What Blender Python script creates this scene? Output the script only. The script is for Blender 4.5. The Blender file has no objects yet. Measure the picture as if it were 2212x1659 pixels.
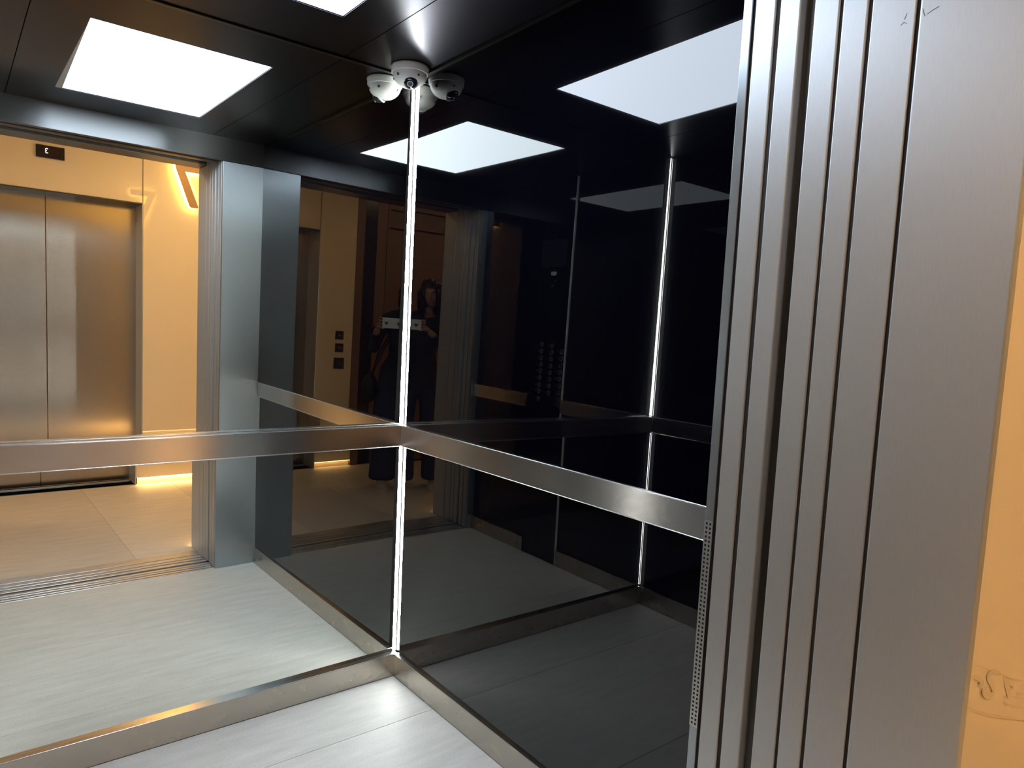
import bpy, bmesh, math, random
from mathutils import Vector, Matrix
random.seed(7)
S = bpy.context.scene
COL = S.collection

# ------------------------------------------------------------------ camera, world, exposure
CAM = Vector((-1.3722, -2.3447, 1.3833))
R_ = Vector((0.7867767, -0.6154323, 0.0471742))
U_ = Vector((0.0201843, 0.1020402, 0.9945755))
F_ = Vector((0.6169076, 0.7815567, -0.0927049))
cd = bpy.data.cameras.new('camera'); cam = bpy.data.objects.new('camera', cd); COL.objects.link(cam)
m = Matrix.Identity(4)
for i in range(3):
    m[i][0] = R_[i]; m[i][1] = U_[i]; m[i][2] = -F_[i]; m[i][3] = CAM[i]
cam.matrix_world = m
cd.sensor_width = 36; cd.lens = 24.5976; cd.shift_x = 0.010186; cd.shift_y = 0.012344
cd.clip_start = 0.01; cd.clip_end = 60
S.camera = cam
w = bpy.data.worlds.new('world'); S.world = w; w.use_nodes = True
w.node_tree.nodes['Background'].inputs[0].default_value = (0.02, 0.02, 0.025, 1)
w.node_tree.nodes['Background'].inputs[1].default_value = 0.1
S.view_settings.view_transform = 'Standard'; S.view_settings.look = 'None'
S.view_settings.exposure = 0.0; S.view_settings.gamma = 1.0; S.view_settings.use_curve_mapping = False
S.cycles.max_bounces = 14; S.cycles.glossy_bounces = 9; S.cycles.diffuse_bounces = 4
S.cycles.sample_clamp_indirect = 20
S.cycles.use_denoising = True
PANEL_L = 12.5        # car ceiling panel radiance
LED_L = 55.0          # corner strips radiance
LOBBY_L = 29.0         # radiance of the unseen ceiling lights added on the landing

# ------------------------------------------------------------------ materials
def mat(name, col, rough=0.5, metal=0.0, ior=1.5, aniso=0.0, arot=0.0, coat=0.0, coat_r=0.03, emit=None, es=0.0,
        grain=None, gscale=(1, 1, 1), gamt=0.0, ramp=0.0, trans=0.0, spec=0.5):
    M = bpy.data.materials.new(name); M.use_nodes = True
    nt = M.node_tree; b = nt.nodes['Principled BSDF']
    b.inputs['Base Color'].default_value = (*col, 1); b.inputs['Roughness'].default_value = rough
    b.inputs['Metallic'].default_value = metal; b.inputs['IOR'].default_value = ior
    b.inputs['Specular IOR Level'].default_value = spec
    b.inputs['Coat Weight'].default_value = coat; b.inputs['Coat Roughness'].default_value = coat_r
    b.inputs['Transmission Weight'].default_value = trans
    if emit:
        b.inputs['Emission Color'].default_value = (*emit, 1); b.inputs['Emission Strength'].default_value = es
    if aniso:
        b.inputs['Anisotropic'].default_value = aniso; b.inputs['Anisotropic Rotation'].default_value = arot
        t = nt.nodes.new('ShaderNodeTangent'); t.direction_type = 'UV_MAP'; t.uv_map = 'uv'
        nt.links.new(t.outputs[0], b.inputs['Tangent'])
    if grain:
        tc = nt.nodes.new('ShaderNodeTexCoord'); mp = nt.nodes.new('ShaderNodeMapping')
        mp.inputs['Scale'].default_value = gscale
        nt.links.new(tc.outputs[grain], mp.inputs[0])
        n = nt.nodes.new('ShaderNodeTexNoise'); n.inputs['Scale'].default_value = 1.0; n.inputs['Detail'].default_value = 5
        nt.links.new(mp.outputs[0], n.inputs['Vector'])
        if gamt:
            mx = nt.nodes.new('ShaderNodeMix'); mx.data_type = 'RGBA'
            mx.inputs['A'].default_value = (*[c * (1 - gamt) for c in col], 1)
            mx.inputs['B'].default_value = (*[min(1, c * (1 + gamt)) for c in col], 1)
            nt.links.new(n.outputs['Fac'], mx.inputs['Factor']); nt.links.new(mx.outputs['Result'], b.inputs['Base Color'])
        if ramp:
            mr = nt.nodes.new('ShaderNodeMapRange')
            mr.inputs['From Min'].default_value = 0.3; mr.inputs['From Max'].default_value = 0.7
            mr.inputs['To Min'].default_value = max(0, rough - ramp); mr.inputs['To Max'].default_value = rough + ramp
            nt.links.new(n.outputs['Fac'], mr.inputs['Value']); nt.links.new(mr.outputs[0], b.inputs['Roughness'])
    return M

def emitter(name, col, s):
    M = bpy.data.materials.new(name); M.use_nodes = True; nt = M.node_tree; nt.nodes.clear()
    o = nt.nodes.new('ShaderNodeOutputMaterial'); e = nt.nodes.new('ShaderNodeEmission')
    e.inputs[0].default_value = (*col, 1); e.inputs[1].default_value = s
    nt.links.new(e.outputs[0], o.inputs[0]); return M

# steel with a vertical grain (jambs, doors) and with a horizontal grain (rails, transom)
STEEL_V = mat('steel_vertical_grain', (.64, .675, .71), .53, 1, aniso=.66, grain='UV', gscale=(1100, 40, 1), gamt=.10)
STEEL_CAR = mat('steel_car_return', (.43, .475, .515), .34, 1, aniso=.88, grain='UV', gscale=(900, 20, 1), gamt=.08)
STEEL_DOOR = mat('steel_lift_door', (.41, .375, .35), .22, 1, aniso=.9, grain='UV', gscale=(900, 30, 1), gamt=.06)
STEEL_H = mat('steel_horizontal_grain', (.66, .625, .59), .23, 1, aniso=.88, arot=.25, grain='UV', gscale=(20, 900, 1), gamt=.08)
STEEL_BASE = mat('steel_baseboard', (.52, .47, .41), .25, 1, aniso=.75, arot=.25, grain='UV', gscale=(9, 14, 1), gamt=.12, ramp=.05)
STEEL_EDGE = mat('polished_steel_edge', (.85, .85, .84), .22, 1)
ALU = mat('aluminium_sill', (.70, .70, .71), .36, 1, aniso=.5, arot=.25, grain='UV', gscale=(4, 300, 1), gamt=.08)
BLACK_STEEL = mat('black_brushed_steel_ceiling', (.029, .029, .042), .28, 1, aniso=.8, grain='UV', gscale=(420, 14, 1), gamt=.07)
TRANSOM = mat('black_brushed_steel_transom', (.16, .165, .175), .28, 1, aniso=.7, arot=.25, grain='UV', gscale=(9, 600, 1), gamt=.08)
BLACK_GLASS = mat('black_back_painted_glass', (.0012, .0012, .003), 0.0, 0, ior=1.58, coat=.06, coat_r=.07)
MIRROR = mat('silvered_mirror', (.87, .89, .835), 0.0, 1, coat=.05, coat_r=.10)
DARK = mat('dark_void', (.006, .006, .007), .8)
DARK_GREY = mat('dark_grey_steel', (.10, .095, .09), .35, 1)
GAP_SHADE = mat('dark_brown_gap_shade', (.010, .007, .005), .7)
SOFFIT = mat('grey_soffit_steel', (.24, .23, .225), .34, 1, aniso=.5, arot=.25, grain='UV', gscale=(9, 600, 1), gamt=.08)
BLACK_PL = mat('black_plastic', (.01, .01, .012), .3)
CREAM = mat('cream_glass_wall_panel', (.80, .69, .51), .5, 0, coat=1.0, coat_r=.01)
CREAM_LIT = mat('cream_glass_near_wall_lit', (.92, .80, .60), .5, 0, coat=1.0, coat_r=.01)  # same cream glass, colour lightened for the stronger light on this wall
CREAM_REFLECTION = mat('faint_tan_reflection', (.80, .68, .49), .5, 0, coat=1.0, coat_r=.01)
PLINTH = mat('cream_plinth', (.62, .50, .34), .6)
SIGN = mat('bronze_sign_face', (.42, .25, .11), .4, .3)
WHITE_PL = mat('white_camera_plastic', (.72, .72, .72), .38)
WOOD = mat('dark_red_wood', (.17, .10, .08), .45, 0, coat=.2, grain='Object', gscale=(30, 30, 1.5), gamt=.25)
NAVY = mat('dark_navy_panel', (.004, .006, .03), .25)
CEIL_W = mat('landing_ceiling_paint', (.62, .58, .52), .8)
CLEAR = mat('clear_dome_plastic', (.9, .9, .9), .02, 0, ior=1.45, trans=1.0)
PANEL_E = emitter('light_panel_diffuser', (.77, .87, 1.0), PANEL_L)
LED_E = emitter('corner_led_diffuser', (.96, 1.0, .98), LED_L)
LOBBY_E = emitter('added_landing_light_diffuser', (1, .66, .35), LOBBY_L)
COVE_E = emitter('warm_cove_led', (1, .60, .22), 42.0)
HALO_E = emitter('warm_sign_led', (1, .56, .10), 50.0)
SEG_E = emitter('display_digit', (.9, .95, 1), 3.0)

def tile_mat(name, a, b):
    M = bpy.data.materials.new(name); M.use_nodes = True; nt = M.node_tree; p = nt.nodes['Principled BSDF']
    tc = nt.nodes.new('ShaderNodeTexCoord')
    def noise(sc, det):
        mp = nt.nodes.new('ShaderNodeMapping'); mp.inputs['Scale'].default_value = sc
        nt.links.new(tc.outputs['Object'], mp.inputs[0])
        n = nt.nodes.new('ShaderNodeTexNoise'); n.inputs['Scale'].default_value = 1; n.inputs['Detail'].default_value = det
        n.inputs['Roughness'].default_value = .65
        nt.links.new(mp.outputs[0], n.inputs['Vector']); return n
    n1 = noise((5, 26, 1), 10); n2 = noise((150, 330, 1), 4)
    mx = nt.nodes.new('ShaderNodeMix'); mx.data_type = 'RGBA'
    mx.inputs['A'].default_value = (*a, 1); mx.inputs['B'].default_value = (*b, 1)
    r = nt.nodes.new('ShaderNodeMapRange'); r.inputs['From Min'].default_value = .3; r.inputs['From Max'].default_value = .7
    nt.links.new(n1.outputs['Fac'], r.inputs['Value']); nt.links.new(r.outputs[0], mx.inputs['Factor'])
    r2 = nt.nodes.new('ShaderNodeMapRange'); r2.inputs['From Min'].default_value = .3; r2.inputs['From Max'].default_value = .75
    r2.inputs['To Min'].default_value = .84; r2.inputs['To Max'].default_value = 1.10
    nt.links.new(n2.outputs['Fac'], r2.inputs['Value'])
    oi = nt.nodes.new('ShaderNodeObjectInfo')
    r3 = nt.nodes.new('ShaderNodeMapRange'); r3.inputs['To Min'].default_value = .88; r3.inputs['To Max'].default_value = 1.05
    nt.links.new(oi.outputs['Random'], r3.inputs['Value'])
    mu = nt.nodes.new('ShaderNodeMath'); mu.operation = 'MULTIPLY'
    nt.links.new(r2.outputs[0], mu.inputs[0]); nt.links.new(r3.outputs[0], mu.inputs[1])
    hv = nt.nodes.new('ShaderNodeVectorMath'); hv.operation = 'SCALE'
    nt.links.new(mx.outputs['Result'], hv.inputs[0]); nt.links.new(mu.outputs[0], hv.inputs['Scale'])
    nt.links.new(hv.outputs[0], p.inputs['Base Color'])
    p.inputs['Roughness'].default_value = .40; p.inputs['Specular IOR Level'].default_value = .34
    r4 = nt.nodes.new('ShaderNodeMapRange'); r4.inputs['To Min'].default_value = .40; r4.inputs['To Max'].default_value = .58
    nt.links.new(n2.outputs['Fac'], r4.inputs['Value']); nt.links.new(r4.outputs[0], p.inputs['Roughness'])
    return M
TILE = tile_mat('stone_look_tile', (.66, .645, .60), (.80, .79, .75))
TILE_WARM = tile_mat('stone_look_tile_warm_lit', (.64, .565, .475), (.78, .70, .60))  # same tile, with the warm landing light put into its colour
GROUT = mat('grout', (.20, .19, .175), .8)

# ------------------------------------------------------------------ helpers
def BM(): return bmesh.new()
def box(bm, x0, x1, y0, y1, z0, z1):
    vs = [bm.verts.new((x, y, z)) for x in (x0, x1) for y in (y0, y1) for z in (z0, z1)]
    for f in ((0, 1, 3, 2), (4, 6, 7, 5), (0, 4, 5, 1), (2, 3, 7, 6), (0, 2, 6, 4), (1, 5, 7, 3)):
        bm.faces.new([vs[i] for i in f])
def hexa(bm, c):      # 8 corners ordered as box()
    vs = [bm.verts.new(p) for p in c]
    for f in ((0, 1, 3, 2), (4, 6, 7, 5), (0, 4, 5, 1), (2, 3, 7, 6), (0, 2, 6, 4), (1, 5, 7, 3)):
        bm.faces.new([vs[i] for i in f])
def cyl(bm, c, axis, r, h, n=24, r2=None):
    a = Vector(axis).normalized(); rot = a.to_track_quat('Z', 'Y').to_matrix().to_4x4()
    bmesh.ops.create_cone(bm, cap_ends=True, segments=n, radius1=r, radius2=r if r2 is None else r2, depth=h,
                          matrix=Matrix.Translation(Vector(c)) @ rot)
def ring(bm, c, axis, r, t, h, n=20):
    a = Vector(axis).normalized(); rot = a.to_track_quat('Z', 'Y').to_matrix()
    prof = [(r - t, 0), (r - t, h), (r, h), (r, 0)]
    vs = []
    for i in range(n):
        an = 2 * math.pi * i / n
        vs.append([bm.verts.new(Vector(c) + rot @ Vector((p * math.cos(an), p * math.sin(an), q))) for p, q in prof])
    for i in range(n):
        for k in range(3):
            bm.faces.new((vs[i][k], vs[(i + 1) % n][k], vs[(i + 1) % n][k + 1], vs[i][k + 1]))
def lathe(bm, c, prof, n=40):
    vs = []
    for r, z in prof:
        if r < 1e-6: vs.append([bm.verts.new((c[0], c[1], c[2] + z))])
        else: vs.append([bm.verts.new((c[0] + r * math.cos(2 * math.pi * i / n), c[1] + r * math.sin(2 * math.pi * i / n), c[2] + z)) for i in range(n)])
    for a, b in zip(vs, vs[1:]):
        for i in range(n):
            j = (i + 1) % n
            if len(a) == 1 and len(b) == 1: continue
            if len(b) == 1: bm.faces.new((a[i], a[j], b[0]))
            elif len(a) == 1: bm.faces.new((a[0], b[j], b[i]))
            else: bm.faces.new((a[i], a[j], b[j], b[i]))
def sphere(bm, c, r, u=20, v=12, sc=(1, 1, 1)):
    bmesh.ops.create_uvsphere(bm, u_segments=u, v_segments=v, radius=r, matrix=Matrix.Translation(Vector(c)) @ Matrix.Diagonal((*sc, 1)))
def tube(bm, pts, r, n=8):
    pts = [Vector(p) for p in pts]; rs = r if isinstance(r, (list, tuple)) else [r] * len(pts)
    prev = None; up = Vector((0.13, 0.07, 1)).normalized()
    rows = []
    for i, p in enumerate(pts):
        d = (pts[min(i + 1, len(pts) - 1)] - pts[max(i - 1, 0)]).normalized()
        s = d.cross(up)
        if s.length < .05: s = d.cross(Vector((1, 0, 0)))
        s.normalize(); t = s.cross(d)
        rows.append([bm.verts.new(p + rs[i] * (math.cos(2 * math.pi * k / n) * s + math.sin(2 * math.pi * k / n) * t)) for k in range(n)])
    for a, b in zip(rows, rows[1:]):
        for k in range(n): bm.faces.new((a[k], a[(k + 1) % n], b[(k + 1) % n], b[k]))
    bm.faces.new(rows[0]); bm.faces.new(rows[-1])
def prism(bm, poly, origin, ux, uy, un, depth):
    o = Vector(origin); ux, uy, un = Vector(ux), Vector(uy), Vector(un)
    a = [bm.verts.new(o + ux * p[0] + uy * p[1]) for p in poly]
    b = [bm.verts.new(o + ux * p[0] + uy * p[1] + un * depth) for p in poly]
    bm.faces.new(a); bm.faces.new(b)
    for i in range(len(poly)):
        j = (i + 1) % len(poly); bm.faces.new((a[i], a[j], b[j], b[i]))
def wloc(o):
    v = Vector((0, 0, 0))
    while o: v += o.location; o = o.parent
    return v
def obj(name, bm, mt, parent=None, loc=None, bev=0.0, smooth=False, local=False, kind=None, bseg=2):
    """links bm as one mesh object; vertices are given in world space unless local"""
    bmesh.ops.recalc_face_normals(bm, faces=bm.faces)
    if loc is None: loc = (0, 0, 0) if parent else None
    base = wloc(parent) if parent else Vector((0, 0, 0))
    if local: own = Vector(loc or (0, 0, 0))
    else:
        if parent: own = Vector((0, 0, 0))
        else:
            xs = [v.co for v in bm.verts]
            own = Vector(((min(v.x for v in xs) + max(v.x for v in xs)) / 2, (min(v.y for v in xs) + max(v.y for v in xs)) / 2, min(v.z for v in xs)))
        bmesh.ops.translate(bm, vec=-(base + own), verts=bm.verts)
    uv = bm.loops.layers.uv.new('uv'); sh = base + own if not local else Vector((0, 0, 0))
    for f in bm.faces:
        n = f.normal
        for l in f.loops:
            c = l.vert.co + sh
            if abs(n.z) > .7: l[uv].uv = (c.x, c.y)
            elif abs(n.x) > abs(n.y): l[uv].uv = (c.y, c.z)
            else: l[uv].uv = (c.x, c.z)
    me = bpy.data.meshes.new(name); bm.to_mesh(me); bm.free()
    for M in (mt if isinstance(mt, (list, tuple)) else [mt]): me.materials.append(M)
    if smooth:
        for p in me.polygons: p.use_smooth = True
    o = bpy.data.objects.new(name, me); COL.objects.link(o); o.location = own; o.parent = parent
    if bev:
        b = o.modifiers.new('bevel', 'BEVEL'); b.width = bev; b.segments = bseg; b.limit_method = 'ANGLE'
        b.harden_normals = False
    if kind: o['kind'] = kind
    return o
def empty(name, loc, label=None, cat=None, group=None, kind=None, rz=0):
    o = bpy.data.objects.new(name, None); o.empty_display_size = .05; COL.objects.link(o); o.location = loc
    o.rotation_euler = (0, 0, rz)
    tag(o, label, cat, group, kind); return o
def tag(o, label=None, cat=None, group=None, kind=None):
    for k, v in (('label', label), ('category', cat), ('group', group), ('kind', kind)):
        if v: o[k] = v
    return o
def bx(name, mt, parent, x0, x1, y0, y1, z0, z1, **k):
    b = BM(); box(b, x0, x1, y0, y1, z0, z1); return obj(name, b, mt, parent, **k)
def st(name, label): return empty(name, (0, 0, 0), label, None, None, 'structure')

# ------------------------------------------------------------------ key dimensions (metres)
H = 2.30; W = 1.45; D = 1.551; XR = -.229; XL = -1.40; ZH = 2.181
YN = -2.008          # face of the near landing wall
YO = -3.840          # face of the opposite landing wall
LX0, LX1, LH = -3.4, 1.6, 2.75
ZR0, ZR1, ZB = .9267, 1.0078, .0908

# ------------------------------------------------------------------ floors
fl = st('floor', 'pale stone-look tiled floor inside the lift car')
bx('grout_bed', GROUT, fl, -W, 0, -D - .01, 0, -.03, -.0015)
for y0, y1 in ((-.31, -.016), (-.93, -.31), (-1.566, -.93)):
    o = bx('tile', TILE, fl, -W + .016, -.016, y0 + .0008, y1 - .0008, -.02, 0, bev=.0007, bseg=1)
lf = st('floor', 'pale stone-look tiled floor of the lift landing')
bx('grout_bed', GROUT, lf, LX0, LX1, YO - .05, -1.905, -.03, -.0015)
xs = [LX0] + [x for x in (-3.128, -2.483, -1.838, -1.193, -.548, .097, .742, 1.387)] + [LX1]
for a, b in zip(xs, xs[1:]):
    for y0, y1 in ((YO - .03, -2.885), (-2.885, -1.925)):
        bx('tile', TILE_WARM, lf, a + .0007, b - .0007, y0 + .0007, y1 - .0007, -.02, 0, bev=.0006, bseg=1)

# sills
def sill(label, x0, x1, grooves, y0, y1):
    s = empty('door_sill', ((x0 + x1) / 2, (y0 + y1) / 2, -.02), label, 'sill')
    b = BM(); e = [y0] + [v for g in grooves for v in g] + [y1]
    for i in range(0, len(e), 2): box(b, x0, x1, e[i], e[i + 1], -.019, .0015)
    obj('ridges', b, ALU, s, bev=.0008, bseg=1)
    bx('groove_bed', DARK, s, x0, x1, y0 + .002, y1 - .002, -.0195, -.012)
    return s
sill('grooved aluminium sill across the lift car doorway', XL - .02, XR + .003, [(-1.655, -1.645), (-1.625, -1.612), (-1.592, -1.580)], -1.678, -1.567)
sill('grooved aluminium sill on the landing side of the dark running gap', XL - .02, XR + .003, [(-1.842, -1.832), (-1.79, -1.778), (-1.752, -1.738)], -1.905, -1.706)
bx('landing_edge', ALU, lf, XL - .02, XR + .003, -1.925, -1.906, -.02, .001)

# ------------------------------------------------------------------ car ceiling
ce = st('ceiling', 'black brushed metal ceiling of the lift car')
px0, px1, py0, py1 = -1.0066, -.4265, -1.2556, -.2917
b = BM()
for q in ((-1.165, px0, -D, 0), (px1, -.2827, -D, 0), (px0, px1, -D, py0), (px0, px1, py1, 0)):
    box(b, q[0] + (0.001 if q[0] == -1.165 else 0), q[1] - (.001 if q[1] == -.2827 else 0), q[2], q[3], H, H + .02)
obj('panel', b, BLACK_STEEL, ce)
bx('panel', BLACK_STEEL, ce, -.2807, 0.02, -D, .02, H, H + .02, bev=.0008)
bx('panel', BLACK_STEEL, ce, -W - .02, -1.167, -D, .02, H, H + .02, bev=.0008)
bx('backing', DARK, ce, -W - .02, .02, -D, .02, H + .05, H + .07)
cl = empty('ceiling_light', ((px0 + px1) / 2, (py0 + py1) / 2, H), 'large white rectangular light panel in the black lift ceiling', 'light')
bx('diffuser', PANEL_E, cl, px0 + .001, px1 - .001, py0 + .001, py1 - .001, H + .004, H + .008)
b = BM()
for q in ((px0 - .006, px0, py0, py1), (px1, px1 + .006, py0, py1), (px0, px1, py0 - .006, py0), (px0, px1, py1, py1 + .006)):
    box(b, *q, H + .001, H + .045)
obj('frame', b, WHITE_PL, cl)
b = BM(); prism(b, [(px0, py1), (px0, py0), (px0 + .026, py0)], (0, 0, H + .0005), (1, 0, 0), (0, 1, 0), (0, 0, 1), .0025)
obj('end_lip', b, mat('grey_diffuser_lip', (.5, .47, .44), .6), cl)

# ------------------------------------------------------------------ car walls: mirror behind, black glass at both sides
def plane_x(tr, pr, ex, z0): return lambda y, z: ex - tr * y - pr * (z - z0)
def plane_y(tb, pb, ey, z0): return lambda x, z: ey - tb * x - pb * (z - z0)
ER, EB = -.0006, .0097
RU = plane_x(-.0119, -.0067, ER, 1.6); RL = plane_x(-.0054, 0, ER, .5)
BU = plane_y(-.0001, .0088, EB, 1.6); BL = plane_y(-.0066, 0, EB, .5)
wr = st('wall_right', 'black glass side wall at the right of the lift car')
wb = st('wall_back', 'mirrored back wall of the lift car')
wl = st('wall_left', 'black glass side wall at the left of the lift car')
for f, z0, z1 in ((RU, ZR1 - .03, H + .002), (RL, ZB - .03, ZR0 + .03)):
    b = BM()
    c = [Vector((f(y, z) + t, y, z)) for t in (0, .006) for y in (-D + .001, -.030) for z in (z0, z1)]
    hexa(b, c); obj('glass_panel', b, BLACK_GLASS, wr)
for f, z0, z1 in ((BU, ZR1 - .03, H + .002), (BL, ZB - .03, ZR0 + .03)):
    b = BM()
    c = [Vector((x, f(x, z) + t, z)) for x in (-W + .010, -.010) for t in (0, .006) for z in (z0, z1)]
    hexa(b, c); obj('mirror_panel', b, MIRROR, wb, )
for z0, z1 in ((ZR1 - .03, H + .002), (ZB - .03, ZR0 + .03)):
    bx('glass_panel', BLACK_GLASS, wl, -W - .006, -W, -D + .001, -.030, z0, z1)
EDGE = mat('matte_black_edge_block', (.0012, .0012, .0012), 1.0, spec=0.0)  # black caps added to keep the corner LEDs from glinting in glass ends
for z0, z1, fr, fb in ((ZR1, H - .001, RU, BU), (ZB, ZR0, RL, BL)):
    b = BM(); hexa(b, [(x if x is not None else fr(y, z) - .0002, y, z) for x in (None, .0398) for y in (-.0299, -.0285) for z in (z0, z1)])
    obj('edge_blocker', b, EDGE, wr)
    bx('edge_blocker', EDGE, wl, -W - .0095, -W + .0001, -.0299, -.0285, z0, z1)
    for x0 in (-.0099, -W + .0088):
        b = BM(); hexa(b, [(x, y if y is not None else fb(x, z) - .0002, z) for x in (x0, x0 + .0011) for y in (None, .0398) for z in (z0, z1)])
        obj('edge_blocker', b, EDGE, wb)
bx('backing', DARK, wr, .04, .06, -D, .05, 0, H + .05)
bx('backing', DARK, wb, -W - .03, .04, .04, .06, 0, H + .05)
bx('backing', DARK, wl, -W - .03, -W - .01, -D, .04, 0, H + .05)
# cornice trims under the ceiling
bx('trim_1', DARK_GREY, None, -.012, .02, -D + .002, -.012, H - .012, H - .001, kind='structure')
bx('trim_2', DARK_GREY, None, -W - .01, -.012, -.004, .03, H - .005, H - .001, kind='structure')

def bar(name, mt, x0, x1, y0, y1, z0, z1, edge, lab, cat, kind=None):
    r = empty(name, ((x0 + x1) / 2, (y0 + y1) / 2, z0), lab, cat, None, kind)
    bx('face_plate', mt, r, x0, x1, y0, y1, z0 + .002, z1 - .002, bev=.0012)
    for q, w_ in ((z0, .0022), (z1 - .0022, .0022)):
        bx('polished_edge', STEEL_EDGE, r, x0, x1, y0, y1, q, q + w_, bev=.0006, bseg=1)
    return r
RT = .024; BT = .016
bar('bumper_rail', STEEL_H, -W + RT, -.0005, -RT, -.001 + EB, ZR0, ZR1, 1, 'flat brushed steel rail across the mirrored back wall', 'rail')
bar('bumper_rail', STEEL_H, -RT, -.002, -D + .003, -RT - .0006, ZR0, ZR1, 1, 'flat brushed steel rail on the right black glass wall', 'rail')
bar('bumper_rail', STEEL_H, -W, -W + RT, -D + .003, -.9734 - .003, ZR0, ZR1, 1, 'flat brushed steel rail on the left black glass wall, doorway side of the button panel', 'rail')
bar('bumper_rail', STEEL_H, -W, -W + RT, -.6617 + .006, -RT - .001, ZR0, ZR1, 1, 'flat brushed steel rail on the left black glass wall, mirror side of the button panel', 'rail')
def base(name, *q):
    o = st(name, 'brushed steel baseboard of the lift car')
    x0, x1, y0, y1 = q
    bx('board', STEEL_BASE, o, x0, x1, y0, y1, .0005, ZB - .002, bev=.001)
    bx('top_edge', STEEL_EDGE, o, x0, x1, y0, y1, ZB - .0018, ZB, bev=.0004, bseg=1)
base('baseboard_back', -W + BT, -.0005, -BT, .012)
base('baseboard_right', -BT, .012, -D + .002, -BT - .0005)
base('baseboard_left', -W - .005, -W + BT, -D + .002, -.978)
base('baseboard_left', -W - .005, -W + BT, -.653, -BT)

# ------------------------------------------------------------------ corner light strips
def corner_led(cx, s, label):
    t = empty('corner_light', (cx, 0, 0), label, 'light', 'vertical light strips in the back corners')
    for z0, z1 in ((ZB + .001, ZR0 - .001), (ZR1 + .001, H - .004)):
        def P(a, o, z):   # a along the 45 degree chamfer, o out of the corner
            return Vector((cx + s * (.008 + a * .7071 - o * .7071), .008 - a * .7071 - o * .7071, z))
        for a0, a1 in ((-.0188, -.0030), (.0030, .0188)):
            b = BM(); hexa(b, [P(a, o, z) for a in (a0, a1) for o in (.0002, .0008) for z in (z0, z1)])
            obj('diffuser', b, LED_E, t)
        b = BM(); hexa(b, [P(a, o, z) for a in (-.0014, .0014) for o in (.0001, .0022) for z in (z0, z1)])
        obj('centre_fin', b, DARK_GREY, t)
        b = BM(); hexa(b, [P(a, o, z) for a in (-.0186, .0186) for o in (-.006, 0) for z in (z0, z1)])
        obj('profile', b, ALU, t)
    return t
corner_led(0, 1, 'bright white vertical light strip in the corner between mirror and right black glass')
corner_led(-W, -1, 'bright white vertical light strip in the far corner at the left black glass wall')

# ------------------------------------------------------------------ security camera
SC = (-.074, -.088, H)
sc = empty('security_camera', SC, 'white dome security camera on the ceiling above the corner light strip', 'camera')
b = BM(); lathe(b, SC, [(0, -.0005), (.066, -.0005), (.0675, -.003), (.0675, -.006), (.0655, -.008), (.0650, -.024), (.0635, -.0255), (.060, -.0258)], 48)
obj('base_ring', b, WHITE_PL, sc, smooth=True)
b = BM(); lathe(b, SC, [(.0605, -.0255), (.0600, -.030), (.0575, -.040), (.0520, -.050), (.043, -.059), (.032, -.066), (.018, -.0705), (0, -.072)], 48)
hs = obj('housing', b, WHITE_PL, sc, smooth=True)
dv = Vector((-.40, -.60, -.62)).normalized()
EC = Vector(SC) + Vector((-.009, -.023, -.055))
b = BM(); ring(b, EC - dv * .002, dv, .0300, .0045, .007, 28); obj('eye_rim', b, WHITE_PL, sc, smooth=True)
b = BM(); sphere(b, EC + dv * .001, .0255, 28, 18); eye = obj('eyeball', b, mat('smoked_lens_dome', (.012, .013, .02), .04, 0, ior=1.6), sc, smooth=True)
b = BM(); cyl(b, EC + dv * .0262, dv, .0085, .0012, 24); obj('lens', b, mat('lens_glass', (.03, .03, .12), .02, 0, ior=1.8), eye)
b = BM(); ring(b, EC + dv * .0252, dv, .0102, .0016, .0014, 24); obj('lens_ring', b, STEEL_EDGE, eye)
for an, zz, ra in ((-165, -.040, .0052), (-88, -.040, .0038), (-20, -.044, .0048), (60, -.042, .0046), (140, -.042, .0046)):
    a_ = math.radians(an); rr = .0565
    p = Vector(SC) + Vector((math.cos(a_) * rr, math.sin(a_) * rr, zz))
    b = BM(); cyl(b, p, (math.cos(a_), math.sin(a_), -.28), ra, .0035, 18)
    obj('screw_recess', b, mat('dark_recess', (.05, .055, .06), .5), hs)

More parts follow.
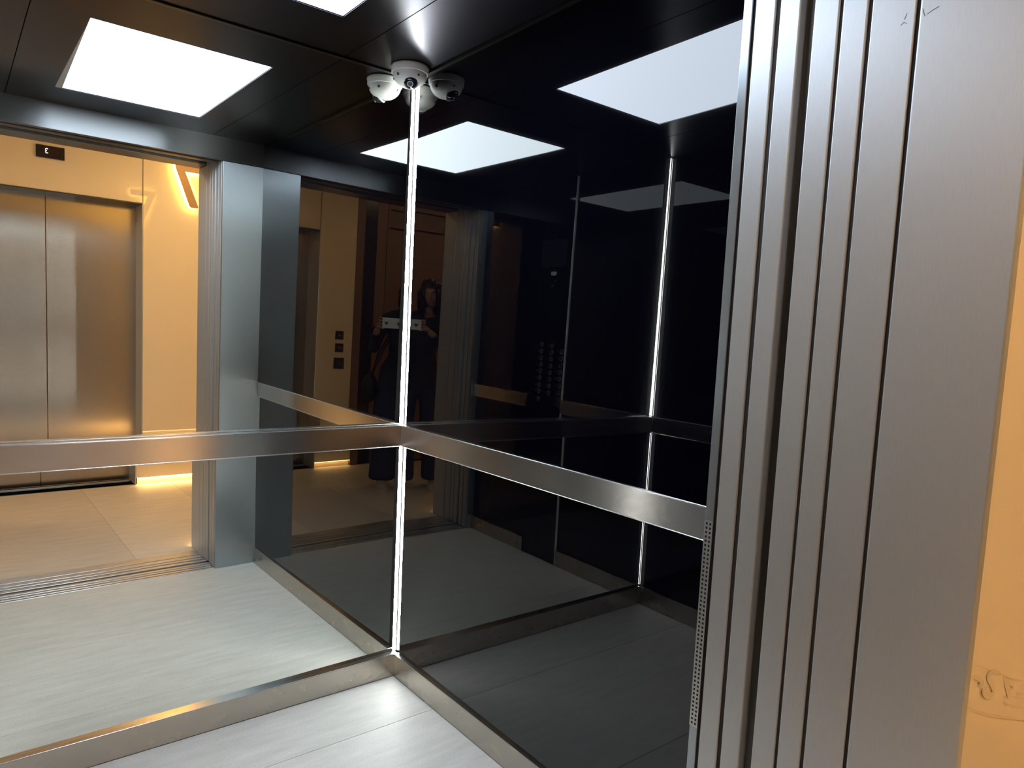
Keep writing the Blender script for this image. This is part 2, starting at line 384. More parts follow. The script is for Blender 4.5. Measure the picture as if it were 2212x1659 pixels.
# ------------------------------------------------------------------ control panel on the left wall
CY0, CY1 = -.9734, -.6617
cp = empty('control_panel', (-W, (CY0 + CY1) / 2, 0), 'full height black glass button panel on the left wall of the lift car', 'panel')
bx('face_plate', mat('panel_black_glass', (.004, .004, .006), .06, 0, ior=1.6), cp, -W + .001, -W + .011, CY0, CY1 - .004, .004, H - .004)
bx('side_edge', mat('satin_edge_strip', (.93, .93, .93), .40, 0), cp, -W + .001, -W + .0125, CY1 - .004, CY1 + .001, .004, H - .004)
FX = -W + .011
RING = mat('button_ring', (.32, .32, .33), .35, .2); INK = mat('grey_print', (.30, .30, .31), .5)
bt = mat('button_cap', (.03, .03, .032), .3)
for ci, (cy, zt, nrow, last) in enumerate(((-.872, 1.320, 8, .985), (-.780, 1.318, 8, None), (-.690, 1.288, 8, .985))):
    zz = [zt - .0405 * k for k in range(nrow)]
    if last: zz.append(last - .012 if ci == 2 else last + .002)
    if ci == 2: zz = zz[:7] + zz[8:] + [zz[7]]
    for z in zz:
        b = BM(); cyl(b, (FX + .001, cy, z), (1, 0, 0), .0118, .002, 20); q = obj('button', b, bt, cp)
        b = BM(); ring(b, (FX, cy, z), (1, 0, 0), .0148, .0022, .0028, 22); obj('button_ring', b, RING, q)
        b = BM()
        for k in range(2):
            for j in range(3):
                if random.random() < .62: cyl(b, (FX + .0004, cy - .035 + k * .0032 * 1.2, z + .004 - j * .0038), (1, 0, 0), .0014, .0012, 8)
        if not b.verts: cyl(b, (FX + .0004, cy - .035, z), (1, 0, 0), .0014, .0012, 8)
        obj('raised_dots', b, INK, q)
bx('display', mat('display_glass', (.02, .021, .024), .12), cp, FX, FX + .0015, -.938, -.709, 1.785, 1.945)
bx('label_plate', mat('pale_label', (.55, .55, .56), .5), cp, FX, FX + .0012, -.838, -.79, 1.735, 1.757)
b = BM(); cyl(b, (FX + .001, -.821, 1.972), (1, 0, 0), .004, .002, 12); obj('indicator_lamp', b, INK, cp)
b = BM()
for yy, z in ((-.85, 1.70), (-.84, 1.69), (-.80, 1.70), (-.79, 1.705), (-.81, 1.685), (-.83, 1.672), (-.82, 1.670), (-.81, 1.672)):
    cyl(b, (FX + .0006, yy, z), (1, 0, 0), .0035, .001, 8)
obj('speaker_holes', b, mat('faint_holes', (.14, .14, .15), .5), cp)

# ------------------------------------------------------------------ front wall of the car
wf = st('wall_front', 'brushed steel front of the lift car around the doorway')
bx('return_panel', STEEL_CAR, wf, XR, .012, -D - .018, -D, .0005, ZH - .001, bev=.0012)
bx('return_panel', STEEL_CAR, wf, -W - .01, XL, -D - .018, -D, .0005, ZH - .001, bev=.0012)
bx('transom_panel', TRANSOM, wf, -W - .01, .02, -D - .02, -D, ZH + .001, H + .02, bev=.0015)
bx('soffit', DARK_GREY, wf, -W - .01, .01, -D - .118, -D - .0205, ZH + .012, ZH + .03)
bx('soffit_lip', DARK_GREY, wf, XL - .05, XR + .05, -1.664, -1.63, ZH + .004, ZH + .012, bev=.001)
bx('soffit_lip', SOFFIT, wf, XL - .05, XR + .05, -1.612, -1.578, ZH + .006, ZH + .012, bev=.001)
bx('running_slot', DARK, wf, -.75, XR + .03, -1.602, -1.5722, ZH + .0015, ZH + .0055)
# perforated vent strip on the edge of the right return
b = BM(); ys = [-1.5695, -1.5662, -1.5618, -1.5582, -1.5538, -1.5508]
pz = .0086; z0 = .622; zs = [z0]
for k in range(48): zs += [z0 + .004 + k * pz, z0 + .004 + k * pz + .0048]
zs.append(zs[-1] + .004); zs = sorted(set(zs))
vv = [[b.verts.new((XR - .0006, y, z)) for y in ys] for z in zs]
for i in range(len(zs) - 1):
    for j in range(5):
        if j in (1, 3) and i % 2 == 1 and i < len(zs) - 1: continue
        b.faces.new((vv[i][j], vv[i][j + 1], vv[i + 1][j + 1], vv[i + 1][j]))
vent = obj('perforated_strip', b, mat('vent_steel', (.62, .60, .57), .35, 1), wf)
sm = vent.modifiers.new('solid', 'SOLIDIFY'); sm.thickness = .0004
bx('vent_backing', DARK, wf, XR - .0002, XR + .002, -1.569, -1.5515, z0 + .002, zs[-1] - .002)

# ------------------------------------------------------------------ lift car and landing doors, parked open in their pockets
def parked(root, x0, x1, ya, yb):
    return bx('door_panel', STEEL_V, root, x0, x1, ya, yb, .004, 2.235, bev=.0025)
d1 = st('door_1', 'open lift car doors, two narrow steel edges on each side')
d2 = st('door_2', 'open landing doors, two narrow steel edges on each side')
for s in (0, 1):
    def X(a, b): return (XR + a, XR + b) if s == 0 else (XL - b, XL - a)
    parked(d1, *X(.0, .40), -1.616, -1.5755); parked(d1, *X(.0, .42), -1.663, -1.6245)
    parked(d2, *X(.0, .40), -1.7315, -1.688); parked(d2, *X(.0, .42), -1.778, -1.737)
t3 = st('trim_3', 'brushed steel landing frame around our lift doorway')
for s in (0, 1):
    def X(a, b): return (XR + a, XR + b) if s == 0 else (XL - b, XL - a)
    bx('frame_strip', STEEL_V, t3, *X(0, .02), -1.8500, -1.7845, .002, 2.24, bev=.0018)
    bx('jamb_plate', STEEL_V, t3, *X(0, .02), YN - .002, -1.8555, .002, 2.197, bev=.003, bseg=3)
    for ya, yb in ((-1.6245, -1.6162), (-1.7365, -1.7318), (-1.784, -1.7785), (-1.8552, -1.8502), (-1.5750, -1.5695)):
        bx('gap_shade_strip', GAP_SHADE, t3, *X(.0035 if yb > -1.6 else .0025, .03), ya, yb, .003, 2.2)  # dark strips painting the shade inside the gaps between door edges
    bx('recess_plate', DARK_GREY, t3, *X(.018, .03), -1.686, -1.666, .002, 2.24)
    bx('pocket_end', DARK, t3, *X(.425, .44), -1.85, -1.57, 0, 2.3)
    bx('pocket_back', DARK, t3, *X(.022, .42), -1.853, -1.8475, 0, 2.3)
bx('head_plate', SOFFIT, t3, XL - .02, XR + .02, YN - .002, -1.85, 2.199, 2.215, bev=.002)
bx('head_lining', DARK_GREY, t3, XL - .4, XR + .4, -1.85, -1.68, 2.215, 2.225)
bx('head_track', SOFFIT, t3, XL, XR, -1.79, -1.745, 2.204, 2.214, bev=.001)

for pts in ([(-1.830, 1.874), (-1.834, 1.877), (-1.839, 1.874)], [(-1.8375, 1.889), (-1.8345, 1.881)], [(-1.8595, 1.889), (-1.8615, 1.882), (-1.8635, 1.877)], [(-1.8665, 1.879), (-1.874, 1.8825), (-1.882, 1.885)]):
    b = BM(); tube(b, [(XR - .0001, y, z) for y, z in pts], .00035, 5); obj('scuff_mark', b, DARK_GREY, t3)

# ------------------------------------------------------------------ landing walls
wn = st('wall_near', 'cream glass landing wall around the open lift')
G = .0015
bx('wall_panel', CREAM_LIT, wn, XR + .004, LX1, YN, YN + .012, .06, LH, bev=.0015)
bx('wall_panel', CREAM_LIT, wn, LX0, XL - .004, YN, YN + .012, .06, LH, bev=.0015)
bx('wall_panel', CREAM_LIT, wn, XL - .002, XR + .002, YN, YN + .012, 2.217, LH, bev=.0015)
bx('core', DARK, wn, XR + .025, LX1, YN + .045, YN + .06, 0, LH); bx('core', DARK, wn, LX0, XL - .025, YN + .045, YN + .06, 0, LH)
bx('core', DARK, wn, XL - .03, XR + .03, YN + .045, YN + .06, 2.23, LH)
bx('plinth', PLINTH, wn, XR + .021, LX1, YN + .03, YN + .044, 0, .075)
bx('plinth', PLINTH, wn, LX0, XL - .021, YN + .03, YN + .044, 0, .075)
wo = st('wall_far', 'cream glass landing wall opposite the open lift')
bx('dark_panel', NAVY, wo, .632, LX1, YO - .06, YO - .004, 0, LH, bev=.003)  # navy sheet standing for the darkness of the passage past this wall
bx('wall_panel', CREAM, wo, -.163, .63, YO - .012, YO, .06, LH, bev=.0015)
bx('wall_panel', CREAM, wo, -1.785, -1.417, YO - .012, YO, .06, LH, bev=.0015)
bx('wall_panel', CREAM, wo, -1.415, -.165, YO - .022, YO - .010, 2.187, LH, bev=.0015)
bx('plinth', PLINTH, wo, -.150, .63, YO - .044, YO - .03, 0, .075)
bx('plinth', PLINTH, wo, -1.785, -1.43, YO - .044, YO - .03, 0, .075)
bx('core', DARK, wo, -1.8, LX1, YO - .40, YO - .38, 0, LH)
bx('wood_trim', WOOD, wo, -1.868, -1.786, YO - .05, YO + .004, 0, LH, bev=.002)
bx('dark_panel', NAVY, wo, -2.005, -1.870, YO - .06, YO - .004, 0, LH, bev=.003)
bx('wood_panel', WOOD, wo, -2.118, -2.007, YO - .04, YO - .012, 0, LH, bev=.002)
bx('wood_panel', WOOD, wo, LX0, -2.985, YO - .04, YO - .012, 0, LH, bev=.002)
bx('wood_panel', WOOD, wo, -2.983, -2.12, YO - .04, YO - .012, 2.49, LH, bev=.002)
d4 = st('door_4', 'dark red wooden door beyond the opposite lift')
bx('door_leaf', WOOD, d4, -2.955, -2.145, YO - .085, YO - .045, .01, 2.31, bev=.002)
bx('transom_panel', WOOD, d4, -2.955, -2.145, YO - .06, YO - .045, 2.345, 2.485, bev=.002)
b = BM()
for q in ((-2.983, -2.957), (-2.143, -2.12)): box(b, *q, YO - .09, YO - .008, 0, 2.49)
box(b, -2.957, -2.143, YO - .09, YO - .012, 2.315, 2.342)
obj('frame', b, WOOD, d4, bev=.0015)
b = BM(); tube(b, [(-2.22, YO - .045, 1.02), (-2.22, YO + .005, 1.02), (-2.34, YO + .008, 1.02)], .009, 10); obj('handle', b, STEEL_EDGE, d4, smooth=True)
for n_, x0, x1 in (('wall_left_end', LX0 - .05, LX0), ('wall_right_end', LX1, LX1 + .05)):
    bx(n_, CREAM, None, x0, x1, YO - .05, YN + .05, 0, LH, kind='structure')
bx('landing_ceiling', CEIL_W, None, LX0, LX1, YO - .4, YN + .06, LH, LH + .05, kind='structure')
for i, (x, lab) in enumerate(((-2.55, 'unseen flush warm white ceiling light added on the landing near the wooden door'), (.25, 'unseen flush warm white ceiling light added on the landing in front of the backlit numbers'))):
    t = empty('added_landing_light', (x, -2.96, LH), lab, 'light', 'added landing ceiling lights')  # ceiling fixtures unseen; added to give the landing its warm light
    bx('diffuser', LOBBY_E, t, x - .42, x + .42, -3.08, -2.84, LH - .012, LH - .006)
    b = BM()
    for q in ((x - .44, x - .42, -3.10, -2.82), (x + .42, x + .44, -3.10, -2.82), (x - .42, x + .42, -3.10, -3.08), (x - .42, x + .42, -2.84, -2.82)): box(b, *q, LH - .015, LH - .0005)
    obj('frame', b, WHITE_PL, t)
# warm light strips under the wall panels
for lab, x0, x1, y in (('warm light strip under the cream wall panel right of the opposite lift', -.150, .625, YO),
                       ('warm light strip under the narrow cream panel with the call buttons', -1.785, -1.425, YO),
                       ('warm light strip under the cream wall right of the open lift', XR + .021, LX1, YN),
                       ('warm light strip under the cream wall left of the open lift', LX0, XL - .021, YN)):
    s = -1 if y == YO else 1
    t = empty('base_light', ((x0 + x1) / 2, y + s * .02, .05), lab, 'light', 'warm strips at the foot of the landing walls')
    y0, y1 = sorted((y + s * .004, y + s * .024))
    bx('diffuser', COVE_E, t, x0, x1, y0, y1, .052, .056)
    y0, y1 = sorted((y + s * .002, y + s * .029)); bx('housing', ALU, t, x0, x1, y0, y1, .0562, .0595)

# ------------------------------------------------------------------ opposite lift
d3 = st('door_3', 'closed double steel doors of the opposite lift')
bx('door_panel', STEEL_DOOR, d3, -.7895, -.166, YO - .265, YO - .235, .006, 2.24, bev=.003)
bx('door_panel', STEEL_DOOR, d3, -1.414, -.7915, YO - .265, YO - .235, .006, 2.24, bev=.003)
t4 = st('trim_4', 'deep steel frame around the opposite lift doors')
for x0, x1 in ((-.17, -.1645), (-1.4155, -1.41)): bx('jamb_plate', STEEL_V, t4, x0, x1, YO - .235, YO + .003, .001, 2.185, bev=.001)
bx('head_plate', DARK_GREY, t4, -1.4155, -.1645, YO - .235, YO + .001, 2.176, 2.186, bev=.001)
sl = empty('door_sill', (-.79, YO - .24, 0), 'thin aluminium sill at the foot of the opposite lift doors', 'sill')
bx('ridges', ALU, sl, -1.41, -.17, YO - .233, YO - .205, -.01, .0015); bx('groove_bed', DARK, sl, -1.41, -.17, YO - .27, YO - .2335, -.01, .0005)
# floor indicator
fi = empty('floor_indicator', (-.778, YO, 2.415), 'black floor display reading 3 above the opposite lift doors', 'display')
bx('housing', BLACK_PL, fi, -.866, -.689, YO - .010, YO + .008, 2.415, 2.502, bev=.002)
bx('screen', mat('indicator_screen', (.03, .015, .015), .15), fi, -.838, -.712, YO + .008, YO + .009, 2.425, 2.492)
b = BM(); cx, cz = -.800, 2.4475     # digit 3, upright for someone facing the wall (their right is -x)
for k, zc in enumerate((cz + .0245, cz + .0085)):
    angs = range(150, -91, -20) if k == 0 else range(90, -151, -20)
    tube(b, [(cx - .0078 * math.cos(math.radians(a)), YO + .0095, zc + .0083 * math.sin(math.radians(a))) for a in angs], .0021, 6)
obj('digit', b, SEG_E, fi)
# call buttons
def tri(up, cx, cz, s): 
    return [(cx - s, cz - s * .7), (cx + s, cz - s * .7), (cx, cz + s)] if up else [(cx - s, cz + s * .7), (cx, cz - s), (cx + s, cz + s * .7)]
for lab, z0, z1, x0, x1, k in (('square black call button plate with an up arrow, topmost of three on the cream panel', 1.186, 1.268, -1.690, -1.605, 0),
                               ('square black call button plate with a down arrow, middle of three on the cream panel', 1.065, 1.149, -1.693, -1.608, 1),
                               ('larger square black key switch plate, lowest of three on the cream panel', .905, 1.012, -1.706, -1.600, 2)):
    t = empty('call_button', ((x0 + x1) / 2, YO, z0), lab, 'button', 'black plates on the cream panel')
    bx('plate', BLACK_PL, t, x0, x1, YO, YO + .007, z0, z1, bev=.002)
    cx, cz = (x0 + x1) / 2, (z0 + z1) / 2
    b = BM(); cyl(b, (cx, YO + .008, cz), (0, 1, 0), .021, .004, 28); q = obj('button', b, mat('button_dark', (.04, .04, .06), .25), t)
    b = BM()
    if k < 2: prism(b, tri(k == 0, 0, 0, .009), (cx, YO + .0102, cz), (1, 0, 0), (0, 0, 1), (0, 1, 0), .0006)
    else: box(b, cx - .0015, cx + .0015, YO + .0101, YO + .0108, cz - .008, cz + .008)
    obj('arrow' if k < 2 else 'key_slot', b, mat('arrow_print', (.35, .35, .45), .5), q)
# backlit numbers 7
SEV = [(0, .278), (0, .34), (.222, .34), (.229, .325), (.226, .30), (.120, .012), (.108, 0), (.058, 0), (.050, .010), (.154, .278)]
def seven(ox, y, ux, ny, label):
    t = empty('number_sign', (ox + ux * .11, y, 2.2), label, 'sign', 'backlit number signs')
    def rnd(poly, sh): 
        c = Vector((sum(p[0] for p in poly) / len(poly), sum(p[1] for p in poly) / len(poly)))
        return [(p[0] + (c.x - p[0]) * sh, p[1] + (c.y - p[1]) * sh) for p in poly]
    b = BM(); prism(b, SEV, (ox, y + ny * .028, 2.197), (ux, 0, 0), (0, 0, 1), (0, ny, 0), .012); obj('face', b, SIGN, t, bev=.001)
    b = BM(); 
    prism(b, SEV, (ox, y + ny * .0265, 2.197), (ux, 0, 0), (0, 0, 1), (0, ny, 0), .001); obj('backlight', b, HALO_E, t)
    for u, v in ((.05, .31), (.17, .31), (.10, .07)):
        b = BM(); cyl(b, (ox + ux * u, y + ny * .013, 2.197 + v), (0, 1, 0), .004, .026, 10); obj('standoff', b, ALU, t)
seven(.290, YO, -1, 1, 'backlit bronze number 7 on the cream wall beside the opposite lift')
seven(.070, YN, 1, -1, 'backlit bronze number 7 on the cream wall beside the open lift')
# reflection of reversed writing, painted as strokes on the near wall by the jamb
refl = empty('painted_reflection', (-.06, YN, .75), 'faint reflection of cursive writing, painted low on the cream wall right of the steel jamb', 'marking')
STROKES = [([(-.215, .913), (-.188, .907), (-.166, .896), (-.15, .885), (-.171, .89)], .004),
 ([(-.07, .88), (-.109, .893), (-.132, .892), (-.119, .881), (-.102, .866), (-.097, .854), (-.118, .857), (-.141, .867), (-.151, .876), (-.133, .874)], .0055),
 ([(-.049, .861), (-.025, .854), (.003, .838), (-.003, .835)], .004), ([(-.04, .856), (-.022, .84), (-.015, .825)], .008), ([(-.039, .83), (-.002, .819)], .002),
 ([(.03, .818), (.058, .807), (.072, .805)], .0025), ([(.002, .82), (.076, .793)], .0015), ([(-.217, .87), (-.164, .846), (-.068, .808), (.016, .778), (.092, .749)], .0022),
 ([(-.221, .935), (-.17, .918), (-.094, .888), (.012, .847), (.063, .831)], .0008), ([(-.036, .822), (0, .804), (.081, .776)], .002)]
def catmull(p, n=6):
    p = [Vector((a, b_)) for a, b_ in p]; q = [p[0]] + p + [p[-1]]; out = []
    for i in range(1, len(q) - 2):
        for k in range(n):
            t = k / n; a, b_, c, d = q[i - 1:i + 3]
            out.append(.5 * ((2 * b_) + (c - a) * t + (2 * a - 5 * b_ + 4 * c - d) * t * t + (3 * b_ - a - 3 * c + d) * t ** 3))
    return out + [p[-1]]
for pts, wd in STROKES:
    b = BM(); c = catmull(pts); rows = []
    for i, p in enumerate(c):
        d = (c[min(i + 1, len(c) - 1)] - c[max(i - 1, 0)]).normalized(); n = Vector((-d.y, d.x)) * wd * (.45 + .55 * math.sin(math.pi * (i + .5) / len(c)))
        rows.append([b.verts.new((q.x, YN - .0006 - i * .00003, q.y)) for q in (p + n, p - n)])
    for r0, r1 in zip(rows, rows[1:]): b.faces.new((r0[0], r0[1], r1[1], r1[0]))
    obj('stroke', b, CREAM_REFLECTION, refl)

# ------------------------------------------------------------------ the person taking the photograph, seen in the mirror and glass
YAW = -math.atan2(.5, .8660)
PO = Vector((-1.68, -2.80, 0))
SKIN = mat('skin', (.50, .29, .21), .5); HAIR = mat('dark_brown_hair', (.035, .02, .014), .45)
TOPM = mat('navy_black_sweater', (.02, .022, .032), .85); JEAN = mat('navy_jeans', (.025, .035, .085), .8, grain='Object', gscale=(90, 90, 90), gamt=.25)
SHOE = mat('taupe_trainer', (.46, .38, .33), .6); SOLE = mat('pale_sole', (.6, .57, .52), .6)
pr = empty('person', PO, 'woman with long dark curly hair in dark top and wide navy jeans', 'person', rz=YAW)
HC = Vector((-.095, .035, 1.640))     # head centre (local)
PH = Vector((.060, .534, 1.381))      # phone centre (local)
def skin(chains, sub=1, name='tmp'):
    """chains: list of (points, radii); points that coincide share a vertex"""
    me = bpy.data.meshes.new(name); vs, rs, es = [], [], []
    def vid(p, r):
        for i, q in enumerate(vs):
            if (Vector(q) - Vector(p)).length < 1e-5: return i
        vs.append(tuple(p)); rs.append(r); return len(vs) - 1
    for pts, rad in chains:
        ids = [vid(p, r) for p, r in zip(pts, rad)]
        es += [(a, b_) for a, b_ in zip(ids, ids[1:])]
    me.from_pydata(vs, es, []); o = bpy.data.objects.new(name, me); COL.objects.link(o)
    sk = o.modifiers.new('s', 'SKIN'); sk.use_smooth_shade = True
    for i, r in enumerate(rs): me.skin_vertices[0].data[i].radius = (r if isinstance(r, tuple) else (r, r))
    me.skin_vertices[0].data[0].use_root = True
    su = o.modifiers.new('u', 'SUBSURF'); su.levels = sub
    dg = bpy.context.evaluated_depsgraph_get(); out = bpy.data.meshes.new_from_object(o.evaluated_get(dg))
    bpy.data.objects.remove(o); bpy.data.meshes.remove(me)
    b = BM(); b.from_mesh(out); bpy.data.meshes.remove(out); return b
def merge(bms):
    me = bpy.data.meshes.new('m'); out = BM()
    for b in bms:
        b.to_mesh(me); b.free(); out.from_mesh(me)
    bpy.data.meshes.remove(me); return out
def fuse(b, vox, sm=4):
    me = bpy.data.meshes.new('f'); bmesh.ops.recalc_face_normals(b, faces=b.faces); b.to_mesh(me); b.free()
    o = bpy.data.objects.new('f', me); COL.objects.link(o)
    r = o.modifiers.new('r', 'REMESH'); r.mode = 'VOXEL'; r.voxel_size = vox
    s = o.modifiers.new('s', 'SMOOTH'); s.iterations = sm; s.factor = .5
    dg = bpy.context.evaluated_depsgraph_get(); out = bpy.data.meshes.new_from_object(o.evaluated_get(dg))
    bpy.data.objects.remove(o); bpy.data.meshes.remove(me)
    q = BM(); q.from_mesh(out); bpy.data.meshes.remove(out); return q
V = Vector
pel = V((-.03, -.03, .96)); wai = V((-.035, -.03, 1.10)); che = V((-.045, -.01, 1.27)); chu = V((-.05, .0, 1.385)); nek = V((-.07, .015, 1.475)); nk2 = V((-.085, .022, 1.54))
shR = V((.105, .01, 1.400)); shL = V((-.205, .01, 1.400))
elR = V((.215, .20, 1.165)); elL = V((-.265, .20, 1.175))
wrR = V((.178, .455, 1.335)); wrL = V((-.085, .46, 1.335))
hiR = V((.065, -.03, .90)); hiL = V((-.125, -.03, .90)); knR = V((.10, .0, .50)); knL = V((-.155, -.02, .50)); anR = V((.115, -.01, .09)); anL = V((-.175, -.06, .09))
# torso and limbs
limbs = skin([([pel, wai, che, chu, nek, nk2], [(.165, .115), (.145, .105), (.158, .108), (.130, .085), .048, .046]),
              ([chu, shR, elR, wrR], [(.130, .085), .054, .040, .027]), ([chu, shL, elL, wrL], [(.130, .085), .054, .040, .027]),
              ([pel, hiR, knR, anR], [(.165, .115), .090, .060, .040]), ([pel, hiL, knL, anL], [(.165, .115), .090, .060, .040])], 2)
feet = [skin([([a + V((0, -.045, -.045)), a + V((0, .06, -.055)), a + V((.005, .15, -.068))], [.030, .032, .024])], 1) for a in (anR, anL)]
# head: a deformed sphere with brow, sockets, nose, lips and chin, facing +y
def head():
    b = BM(); bmesh.ops.create_uvsphere(b, u_segments=56, v_segments=40, radius=1)
    def gs(x, s): return math.exp(-(x / s) ** 2)
    for v in b.verts:
        x, y, z = v.co
        X, Y, Z = x * .073, y * .092, z * .112
        if z < 0: X *= 1 - .30 * (-z) ** 1.6; Y = Y * (1 - .12 * (-z)) + .008 * (-z)
        if y > 0:
            fz = Z; fx = X
            Y -= .004 * gs(fx, .03)
            Y += .026 * gs(fx, .0095) * gs(fz + .020, .016) + .012 * gs(fx, .008) * gs(fz + .002, .018)      # nose and bridge
            Y += .004 * gs(fz - .022, .010) * gs(fx, .05)                                                   # brow
            Y -= .010 * (gs(fx - .029, .014) + gs(fx + .029, .014)) * gs(fz - .004, .012)                   # sockets
            Y += .007 * gs(fx, .020) * gs(fz + .050, .005) + .007 * gs(fx, .018) * gs(fz + .061, .006) - .004 * gs(fx, .022) * gs(fz + .0555, .0025)
            Y += .009 * gs(fx, .020) * gs(fz + .089, .014)                                                  # chin
            Y += .004 * (gs(fx - .045, .018) + gs(fx + .045, .018)) * gs(fz + .018, .022)                   # cheeks
        v.co = (X, Y, Z)
    for s in (-1, 1):
        sphere(b, (s * .074, -.006, -.008), .026, 14, 10, (.35, .62, 1.1))
    M = Matrix.Translation(HC) @ Matrix.Rotation(math.radians(-8), 4, 'Z') @ Matrix.Rotation(math.radians(-8), 4, 'X') @ Matrix.Rotation(math.radians(4), 4, 'Y')
    bmesh.ops.transform(b, matrix=M, verts=b.verts); return b, M
hd, HM = head()
# hands gripping the ends of the phone: palm behind it, four fingers over the far edge, thumb towards the body
def hand(wr, side):
    parts = []
    e = PH.x + side * .085
    k = V((e + side * .014, PH.y - .045, PH.z - .006))
    parts.append(skin([([wr, wr.lerp(k, .45), k], [.024, (.030, .018), (.036, .017)])], 2))
    for j, (dz, ln) in enumerate(((.036, 1.0), (.014, 1.1), (-.010, 1.02), (-.033, .82))):
        r = .0088 if j < 3 else .0078
        root = k + V((0, -.008, dz * .8))
        p1 = V((e + side * (.024 + .004 * j), PH.y - .018, PH.z + dz)); p2 = V((e + side * .016, PH.y + .006 - .004, PH.z + dz + .002))
        p3 = V((e - side * .004 * ln, PH.y - .001 , PH.z + dz + .002))
        # tips rest on the back plate's rim, outside the lens opening
        p3.y = PH.y + .0125; p2.y = PH.y + .010
        parts.append(skin([([root, p1, p2, p3], [r * 1.05, r, r * .92, r * .8])], 2))
    t0 = k + V((0, -.012, -.022)); t1 = V((e - side * .004, PH.y - .030, PH.z - .046)); t2 = V((e - side * .026, PH.y - .018, PH.z - .028))
    parts.append(skin([([t0, t1, t2], [.0115, .0105, .0085])], 2))
    return parts
body = fuse(merge([limbs] + feet + [hd] + hand(wrR, 1) + hand(wrL, -1)), .0042, 3)
bo = obj('body', body, SKIN, pr, local=True, smooth=True)
# face details
def hp(x, y, z): return HM @ V((x, y, z))
for s in (-1, 1):
    b = BM(); sphere(b, hp(s * .029, .0700, .004), .0108, 16, 10, (1.2, 1, .55)); q = obj('eye', b, mat('eye_white', (.7, .68, .65), .2), pr, local=True, smooth=True)
    b = BM(); sphere(b, hp(s * .029, .0770, .003), .0052, 12, 8); obj('iris', b, mat('dark_iris', (.03, .015, .01), .1), q, local=True, smooth=True)
    b = BM(); tube(b, [hp(s * .015, .0875, .019), hp(s * .030, .0865, .0245), hp(s * .046, .0765, .019)], [.0022, .0028, .0015], 6); obj('eyebrow', b, HAIR, pr, local=True, smooth=True)
b = BM(); tube(b, [hp(-.022, .082, -.054), hp(-.009, .0925, -.0515), hp(.009, .0925, -.0515), hp(.022, .082, -.054)], [.0015, .0038, .0038, .0015], 8)
tube(b, [hp(-.020, .082, -.056), hp(0, .0935, -.0605), hp(.020, .082, -.056)], [.0015, .0048, .0015], 8); obj('lips', b, mat('lips', (.42, .13, .11), .45), pr, local=True, smooth=True)
# curly hair: a cap and many wavy locks
hb = BM(); bmesh.ops.create_uvsphere(hb, u_segments=36, v_segments=24, radius=1)
for v in list(hb.verts):
    x, y, z = v.co; n_ = 1 + .04 * math.sin(9 * x + 4 * z) * math.cos(7 * y + 3 * z)
    v.co = (x * .088 * n_, y * .102 * n_ - .012, z * .122 * n_ + .012)
bmesh.ops.delete(hb, geom=[v for v in hb.verts if (v.co.y > .035 and v.co.z < .055 and abs(v.co.x) < .066) or v.co.z < -.075], context='VERTS')
bmesh.ops.transform(hb, matrix=HM, verts=hb.verts)
for i in range(300):
    a = random.uniform(math.radians(35), math.radians(325)) + math.pi / 2     # leaves the face free (face towards +y)
    top = random.uniform(.03, .122); rad = .080 * math.sqrt(max(.12, 1 - (top / .135) ** 2)) / .9 + random.uniform(0, .02)
    p0 = V((math.cos(a) * rad * .8, math.sin(a) * rad - .01, top)); L = random.uniform(.22, .38); ph = random.uniform(0, 6.28); am = random.uniform(.006, .014)
    pts = []
    for k in range(13):
        t = k / 12; sp = 1 + (.42 + max(0, top - .06) * 14) * math.sin(min(1, t * 1.3) * math.pi * .62)
        q = V((p0.x * sp + am * math.sin(t * 19 + ph), p0.y * sp * .95 + am * math.cos(t * 19 + ph), top - t * L))
        pts.append(HM @ q)
    tube(hb, pts, [.0085 - .005 * k / 12 for k in range(13)], 6)
obj('hair', hb, HAIR, pr, local=True, smooth=True, kind='stuff')
# clothes
sw = BM(); sw.from_mesh(bo.data); sw.normal_update()
def sd(p, a, b_):
    d = b_ - a; t = max(0, min(1, (p - a).dot(d) / d.length_squared)); return (p - a - d * t).length
neckc = V((-.075, .015, 1.475))
cutR, cutL = elR.lerp(wrR, .84), elL.lerp(wrL, .84)
def outside(p):
    if p.z < .83 and min(sd(p, shR, elR), sd(p, shL, elL)) > .10: return True
    if (p - neckc).length < .074 or p.z > 1.485: return True
    for el, wr, c in ((elR, wrR, cutR), (elL, wrL, cutL)):
        d = (wr - el).normalized()
        if (p - c).dot(d) > 0 and sd(p, c, wr) < .10 or (p - wr).dot(d) > 0 and (p - wr).length < .25: return True
    return False
bmesh.ops.delete(sw, geom=[v for v in sw.verts if outside(v.co)], context='VERTS')
nn = [v.normal.copy() for v in sw.verts]
for v, n in zip(sw.verts, nn):
    arm_ = min(sd(v.co, shR.lerp(elR, .3), elR), sd(v.co, shL.lerp(elL, .3), elL), sd(v.co, elR, wrR), sd(v.co, elL, wrL)) < .075
    v.co += n * ((.010 if arm_ else .020) + .012 * max(0, (1.1 - v.co.z) / .3) * (min(sd(v.co, shR, elR), sd(v.co, shL, elL)) > .09) + .005 * math.sin(38 * v.co.z + 9 * v.co.x) + .004 * math.sin(23 * v.co.x + 31 * v.co.z))
big = BM(); big.free()
obj('sweater', sw, TOPM, pr, local=True, smooth=True)
tr = skin([([pel + V((0, 0, .04)), pel + V((0, 0, -.05))], [(.165, .112), (.175, .12)]),
           ([pel + V((0, 0, -.05)), hiR, knR, anR + V((0, 0, .02)), anR + V((0, .01, -.035))], [(.175, .12), .118, .104, .126, .130]),
           ([pel + V((0, 0, -.05)), hiL, knL, anL + V((0, 0, .02)), anL + V((0, .01, -.035))], [(.175, .12), .118, .104, .126, .130])], 2)
tj = fuse(tr, .009, 4)
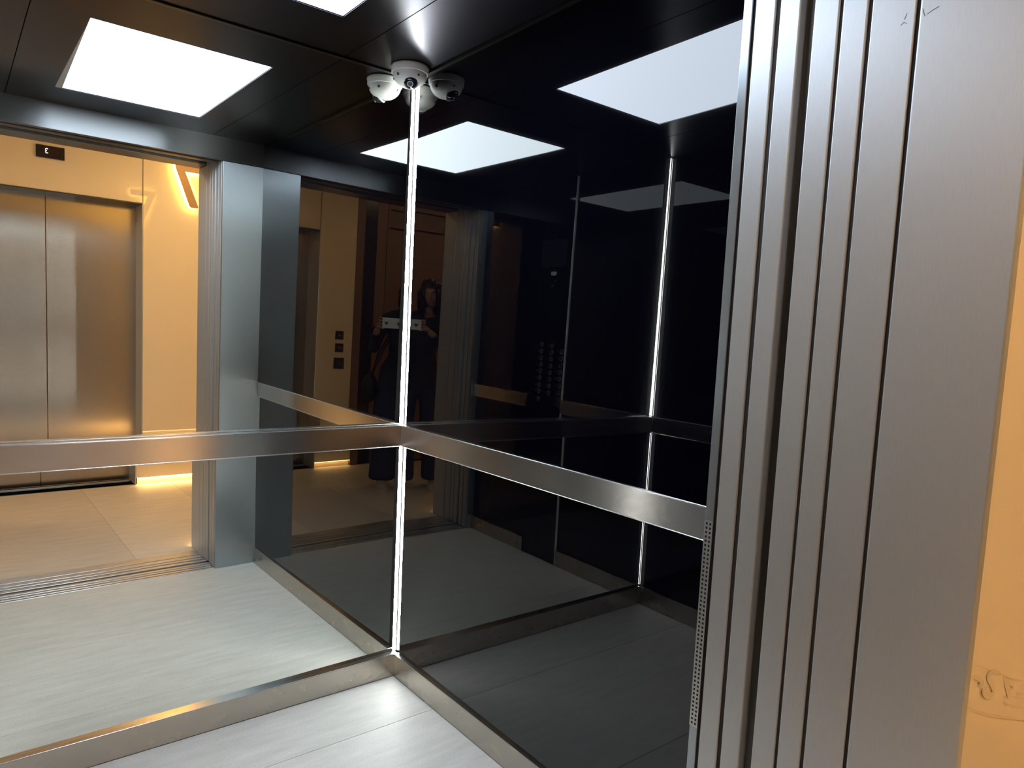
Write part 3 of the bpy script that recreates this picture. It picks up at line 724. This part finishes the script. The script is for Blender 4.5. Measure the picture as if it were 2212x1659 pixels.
geom = tj.verts[:] + tj.edges[:] + tj.faces[:]
bmesh.ops.bisect_plane(tj, geom=geom, plane_co=(0, 0, .055), plane_no=(0, 0, -1), clear_outer=True)
obj('jeans', tj, JEAN, pr, local=True, smooth=True)
for a in (anR, anL):
    b = skin([([a + V((0, -.05, -.040)), a + V((0, .06, -.045)), a + V((.004, .185, -.055))], [(.050, .050), (.054, .046), (.050, .036)])], 2)
    b2 = fuse(b, .006, 3)
    bmesh.ops.bisect_plane(b2, geom=b2.verts[:] + b2.edges[:] + b2.faces[:], plane_co=(0, 0, .018), plane_no=(0, 0, -1), clear_outer=True)
    s = obj('shoe', b2, SHOE, pr, local=True, smooth=True)
    b = BM(); poly = []
    for k in range(28):
        t = 2 * math.pi * k / 28; poly.append((a.x + (.054 + .006 * math.sin(t)) * math.cos(t), a.y + .066 + .160 * math.sin(t)))
    prism(b, poly, (0, 0, .001), (1, 0, 0), (0, 1, 0), (0, 0, 1), .024); obj('sole', b, SOLE, s, local=True, bev=.004)
# phone (a thing of its own, held in the hands) in its pale printed case
M_P = Matrix.Translation(PO) @ Matrix.Rotation(YAW, 4, 'Z')
ph = empty('phone', M_P @ PH, 'phone held sideways in a pale case with small dark hearts', 'phone', rz=YAW)
b = BM(); box(b, -.083, .083, -.0045, .0040, -.040, .040); obj('case', b, mat('pale_phone_case', (.78, .80, .78), .35), ph, local=True, bev=.0035, bseg=3)
b = BM(); box(b, -.079, .079, -.0056, -.0046, -.036, .036); obj('screen', b, BLACK_PL, ph, local=True, bev=.0004)
heart = [(0, -.011), (.010, .001), (.009, .008), (.005, .009), (0, .005), (-.005, .009), (-.009, .008), (-.010, .001)]
for hx, hz, s in ((.052, -.002, 1.3), (-.042, -.003, 1.45)):
    b = BM(); prism(b, [(p[0] * s, p[1] * s) for p in heart], (hx, .0041, hz), (1, 0, 0), (0, 0, 1), (0, 1, 0), .0003); obj('heart_print', b, BLACK_PL, ph, local=True)
# dark shoulder bag at her hip
bg = empty('shoulder_bag', M_P @ V((.225, -.03, .70)), 'dark rounded shoulder bag hanging at the hip of the woman', 'bag', rz=YAW)
b = BM(); sphere(b, (0, 0, .12), .12, 28, 18, (.55, .9, 1.05)); obj('pouch', b, mat('dark_bag_fabric', (.012, .014, .022), .6), bg, local=True, smooth=True)
b = BM(); tube(b, [(-.01, .06, .22), (-.06, .115, .42), (-.14, .13, .58), (-.22, .115, .705), (-.265, .03, .775), (-.25, -.06, .765), (-.17, -.135, .60), (-.06, -.12, .35), (-.01, -.06, .22)], .008, 8)
obj('strap', b, mat('bag_strap', (.012, .012, .016), .6), bg, local=True, smooth=True)
